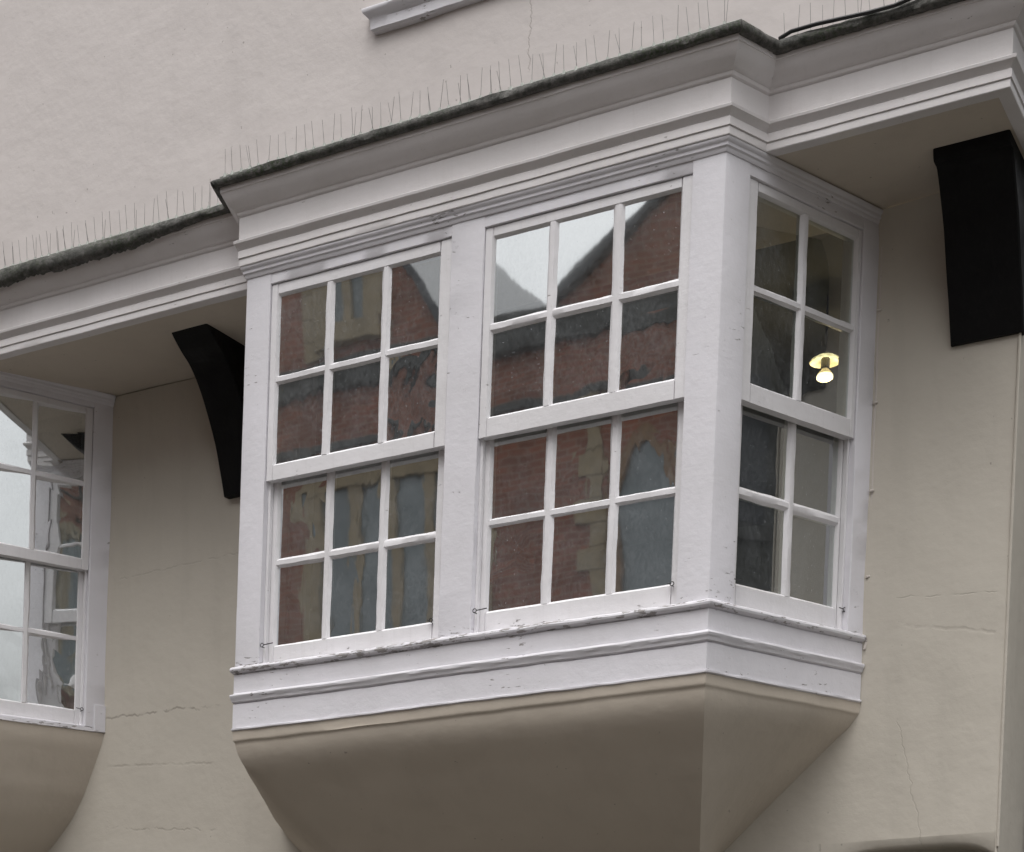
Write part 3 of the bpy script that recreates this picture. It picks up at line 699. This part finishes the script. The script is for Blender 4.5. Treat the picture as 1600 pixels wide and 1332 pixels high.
# ------------------------------------------------------------------ cables
cb = MB()
pts = [(0.165, 0.085, 5.475), (0.22, 0.06, 5.474), (0.32, 0.05, 5.468), (0.42, 0.048, 5.460), (0.52, 0.047, 5.452), (0.62, 0.047, 5.450), (0.70, 0.05, 5.462), (0.80, 0.055, 5.480), (0.95, 0.06, 5.50), (1.10, 0.07, 5.50)]
cb.tube([p for p in smooth_prof3(pts)] if False else pts, 0.0075, 8)
co = cb.build('cable', M['cable'], base=rack((0.2, 0.1, 5.45))); co['label'] = 'black cable lying along the lead right of the bay'; co['category'] = 'cable'
wr = thing('thin_wire', 'thin cream painted wire clipped down the right jamb of the bay', 'wire', (0.345, 0.86, 3.35))
R0 = PLright(0.0)
wp = [R0(0.955 + 0.003 * n1(z, 5, 5), -0.010 + 0.004 * n1(z, 6, 6), z) for z in frange(3.60, 5.06, 0.06)]
wp = [R0(0.945, -0.012, 3.30), R0(0.955, -0.016, 3.345), R0(0.975, -0.03, 3.42), R0(0.985, -0.035, 3.47), R0(0.972, -0.025, 3.53), R0(0.958, -0.012, 3.58)] + wp
q = MB(); q.tube(wp, 0.0055, 7); q.build('wire', M['wire'], wr)
for z in (3.60, 3.955, 4.32, 4.70):
    q = MB(); q.tube([R0(0.938, -0.010, z), R0(0.950, -0.019, z + 0.004), R0(0.964, -0.012, z)], 0.005, 6); q.build('clip', M['wire'], wr)
pp = MB(); pp.tube([(XC + 0.072, 1.36, z) for z in (0.0, 1.5, 3.0, 4.4, 5.09)], 0.045, 12)
po = pp.build('downpipe', M['dark'], base=rack((XC + 0.07, 1.36, 0))); po['label'] = 'dark downpipe on the side wall at the lower right edge'; po['category'] = 'downpipe'

# ------------------------------------------------------------------ lamp hanging in the room
lx, ly, lz = -0.10, 1.58, 4.815
lt = thing('ceiling_lamp', 'lit warm ceiling lamp seen through the side sash of the bay', 'lamp', (lx, ly, lz))
def emis(name, col, st, lo=None):
    m, nt, b = newmat(name); b.inputs['Emission Color'].default_value = (*col, 1); b.inputs['Emission Strength'].default_value = st; b.inputs['Base Color'].default_value = (*col, 1)
    if lo is not None:                          # the dish is lit unevenly by its own bulb
        nt.links.new(ramp(nt, noise_(nt, pos(nt), 13, 2, 0.5), 0.42, 0.6, st * lo, st), b.inputs['Emission Strength'])
    return m
pl = bpy.data.lights.new('lamp_light', 'POINT'); pl.energy = 4.0; pl.color = (1.0, 0.78, 0.48); pl.shadow_soft_size = 0.05
plo = bpy.data.objects.new('lamp_light', pl); COL.objects.link(plo); plo.location = rack((lx, ly, lz - 0.16))
q = MB(); q.lathe([(0.012, 0.036), (0.042, 0.026), (0.066, 0.012), (0.073, 0.0), (0.070, -0.002), (0.062, 0.008), (0.040, 0.018), (0.012, 0.026)], (lx, ly, lz), 32); q.build('lamp_shade', emis('lit_shade', (1.0, 0.86, 0.47), 2.6, 0.25), lt)
q = MB(); q.lathe([(0.013, 0.03), (0.021, 0.02), (0.021, -0.018), (0.013, -0.024)], (lx, ly, lz - 0.006), 20); q.build('lamp_holder', simple('brass_holder', (0.10, 0.085, 0.04), 0.4, 0.3, 20), lt)
q = MB(); q.lathe([(0.012, -0.02), (0.022, -0.032), (0.034, -0.048)], (lx, ly, lz - 0.008), 22); q.build('bulb_neck', emis('frosted_neck', (0.8, 0.66, 0.38), 0.6), lt)
q = MB(); q.lathe([(0.034, -0.048), (0.039, -0.058), (0.037, -0.068), (0.026, -0.075), (0.002, -0.078)], (lx, ly, lz - 0.008), 22); q.build('bulb', emis('lit_bulb', (1.0, 0.88, 0.55), 3.2), lt)
q = MB(); q.tube([(lx, ly, lz + 0.05), (lx, ly, 5.12)], 0.006, 8); q.build('stem', M['iron'], lt)

# ------------------------------------------------------------------ the brick building across the street, seen in the panes
BY = -14.0
bh = thing('brick_building', 'red brick gabled building with stone dressings across the street, mirrored in the panes', 'building', (-8, -16, 0), racked=False)
sil = [(-22, 0), (-22, 11.3), (-13.5, 11.2), (-11.25, 14.8), (-9.05, 11.2), (-9.0, 11.16), (-7.4, 11.16), (-7.35, 11.22), (-4.85, 12.95), (-2.4, 11.2), (5, 11.28), (5, 0)]
q = MB(); q.loft([[(x, BY, z) for x, z in sil], [(x, BY - 0.4, z) for x, z in sil]]); q.build('front_wall', M['brick'], bh, racked=False, sharp=0)
for (xa, za), (xm, zm), (xb, zb_) in (((-13.5, 11.2), (-11.25, 14.8), (-9.05, 11.2)), ((-7.4, 11.2), (-4.85, 12.95), (-2.3, 11.2))):
    q = MB()
    for (p, r) in (((xa, za), (xm, zm)), ((xm, zm), (xb, zb_))):
        nx, nz = -(r[1]-p[1]), (r[0]-p[0]); L = math.hypot(nx, nz); nx, nz = nx/L*0.12, nz/L*0.12
        q.loft([[(p[0], BY + 0.12, p[1]), (r[0], BY + 0.12, r[1]), (r[0]+nx, BY + 0.12, r[1]+nz), (p[0]+nx, BY + 0.12, p[1]+nz)], [(p[0], BY - 8, p[1]), (r[0], BY - 8, r[1]), (r[0]+nx, BY - 8, r[1]+nz), (p[0]+nx, BY - 8, p[1]+nz)]])
    q.build('gable_roof', M['slate'], bh, racked=False, sharp=0)
q = MB(); q.box(-22, 5, BY - 8, BY - 0.4, 0, 11.2); q.build('rear_block', M['brick'], bh, racked=False, sharp=0)
for z0, z1, dpt, mt in ((10.78, 11.16, 0.12, 'grime_stone'), (9.98, 10.08, 0.08, 'grime_stone'), (6.95, 7.15, 0.10, 'stone'), (3.4, 3.7, 0.1, 'stone'), (11.165, 11.25, 0.14, 'grime_stone')):
    if z0 > 11.15: spans = ((-22, -13.4), (-9.05, -7.4), (-2.3, 5))
    else: spans = ((-22, 5),)
    for a, b in spans:
        q = MB(); q.box(a, b, BY - 0.05, BY + dpt, z0, z1); q.build('string_course', M[mt], bh, racked=False, sharp=0)
def mull_window(x0, x1, z0, z1, n):
    q = MB(); t = 0.28
    q.box(x0 - t, x0, BY - 0.02, BY + 0.10, z0 - 0.1, z1); q.box(x1, x1 + t, BY - 0.02, BY + 0.10, z0 - 0.1, z1); q.box(x0 - t, x1 + t, BY - 0.02, BY + 0.11, z1, z1 + 0.24); q.box(x0 - t, x1 + t, BY - 0.02, BY + 0.14, z0 - 0.25, z0)
    for i in range(1, n):
        c = x0 + (x1 - x0) * i / n; q.box(c - 0.07, c + 0.07, BY - 0.02, BY + 0.08, z0, z1)
    wo = q.build('window', M['stone'], bh, racked=False, sharp=0)
    for i in range(n):
        a = x0 + (x1 - x0) * i / n; b = x0 + (x1 - x0) * (i + 1) / n
        q = MB(); q.box(a, b, BY + 0.0, BY + 0.015, z0, z1); q.build('pane', M['far_glass'], wo, racked=False, sharp=0)
mull_window(-11.05, -8.75, 7.25, 9.42, 4)
mull_window(-16.5, -14.2, 7.25, 9.42, 4)
mull_window(-1.5, 0.8, 7.25, 9.42, 4)
mull_window(-11.0, -9.0, 4.0, 6.2, 3); mull_window(-6.6, -4.6, 4.0, 6.2, 3)
mull_window(-10.75, -10.2, 11.6, 12.9, 2)
def arch_window(xc, hw, z0, zs_, za):
    def arc(r, n=14):
        pts = []
        for i in range(n + 1):
            t = -1 + 2 * i / n; pts.append((xc + r * t, zs_ + (za - zs_ + (r - hw)) * (1 - abs(t) ** 1.9)))
        return pts
    inn, outr = arc(hw), arc(hw + 0.16)
    q = MB(); ring_i = [(xc - hw, z0)] + inn + [(xc + hw, z0)]; ring_o = [(xc - hw - 0.16, z0)] + outr + [(xc + hw + 0.16, z0)]
    q.loft([[(x, BY + 0.10, z) for x, z in ring_i], [(x, BY + 0.10, z) for x, z in ring_o], [(x, BY - 0.02, z) for x, z in ring_o]], closed=False)
    q.loft([[(x, BY + 0.10, z) for x, z in ring_i], [(x, BY - 0.02, z) for x, z in ring_i]], closed=False)
    wo = q.build('arched_window', simple('tan_brick_arch', (0.30, 0.19, 0.11), 0.85, 0.3, 8, 0.3), bh, racked=False, sharp=0)
    q = MB(); q.add([(x, BY + 0.02, z) for x, z in ring_i], [tuple(range(len(ring_i)))]); q.build('pane', M['far_glass'], wo, racked=False, sharp=0)
for xc in (-6.18, -4.9): arch_window(xc, 0.42, 7.2, 8.55, 9.40)
for k in range(9):                                                # toothed stone quoins beside the arched window
    z = 7.15 + k * 0.315; w_ = 0.42 if k % 2 == 0 else 0.22
    q = MB(); q.box(-6.80 - w_, -6.80, BY - 0.02, BY + 0.05, z + 0.006, z + 0.309); q.build('quoin', M['stone'], bh, racked=False, sharp=0)
for k in range(6):
    z = 11.25 + k * 0.3; w_ = 0.36 if k % 2 == 0 else 0.2
    q = MB(); q.box(-11.25, -11.25 + w_, BY - 0.02, BY + 0.05, z + 0.006, z + 0.294); q.build('quoin', M['stone'], bh, racked=False, sharp=0)
q = MB(); q.box(-9.0, -8.55, BY - 3.5, BY - 3.0, 11, 12.0); q.build('chimney', M['brick'], bh, racked=False, sharp=0)

# ------------------------------------------------------------------ the building across the side street, mirrored in the side panes
sb = thing('corner_building', 'dark brick building on the far corner of the side street', 'building', (8, 8, 0), racked=False)
q = MB(); q.box(14.5, 23, 2.6, 38, 0, 14); q.build('wall', simple('dark_render', (0.085, 0.088, 0.075), 0.9, 0.4, 1.2, 0.3, 0.02), sb, racked=False, sharp=0)
q = MB(); q.box(14.3, 23.2, 2.4, 38.2, 14, 14.4); q.build('parapet', M['grime_stone'], sb, racked=False, sharp=0)
for k in range(6):
    for z in (3.6, 7.2):
        q = MB(); y0 = 3.8 + k * 2.6; q.box(14.42, 14.52, y0 - 0.15, y0 + 1.25, z - 0.2, z + 2.1); wo = q.build('window', M['grime_stone'], sb, racked=False, sharp=0)
        q = MB(); q.box(14.405, 14.43, y0, y0 + 1.1, z, z + 1.9); q.build('pane', M['slate'], wo, racked=False, sharp=0)
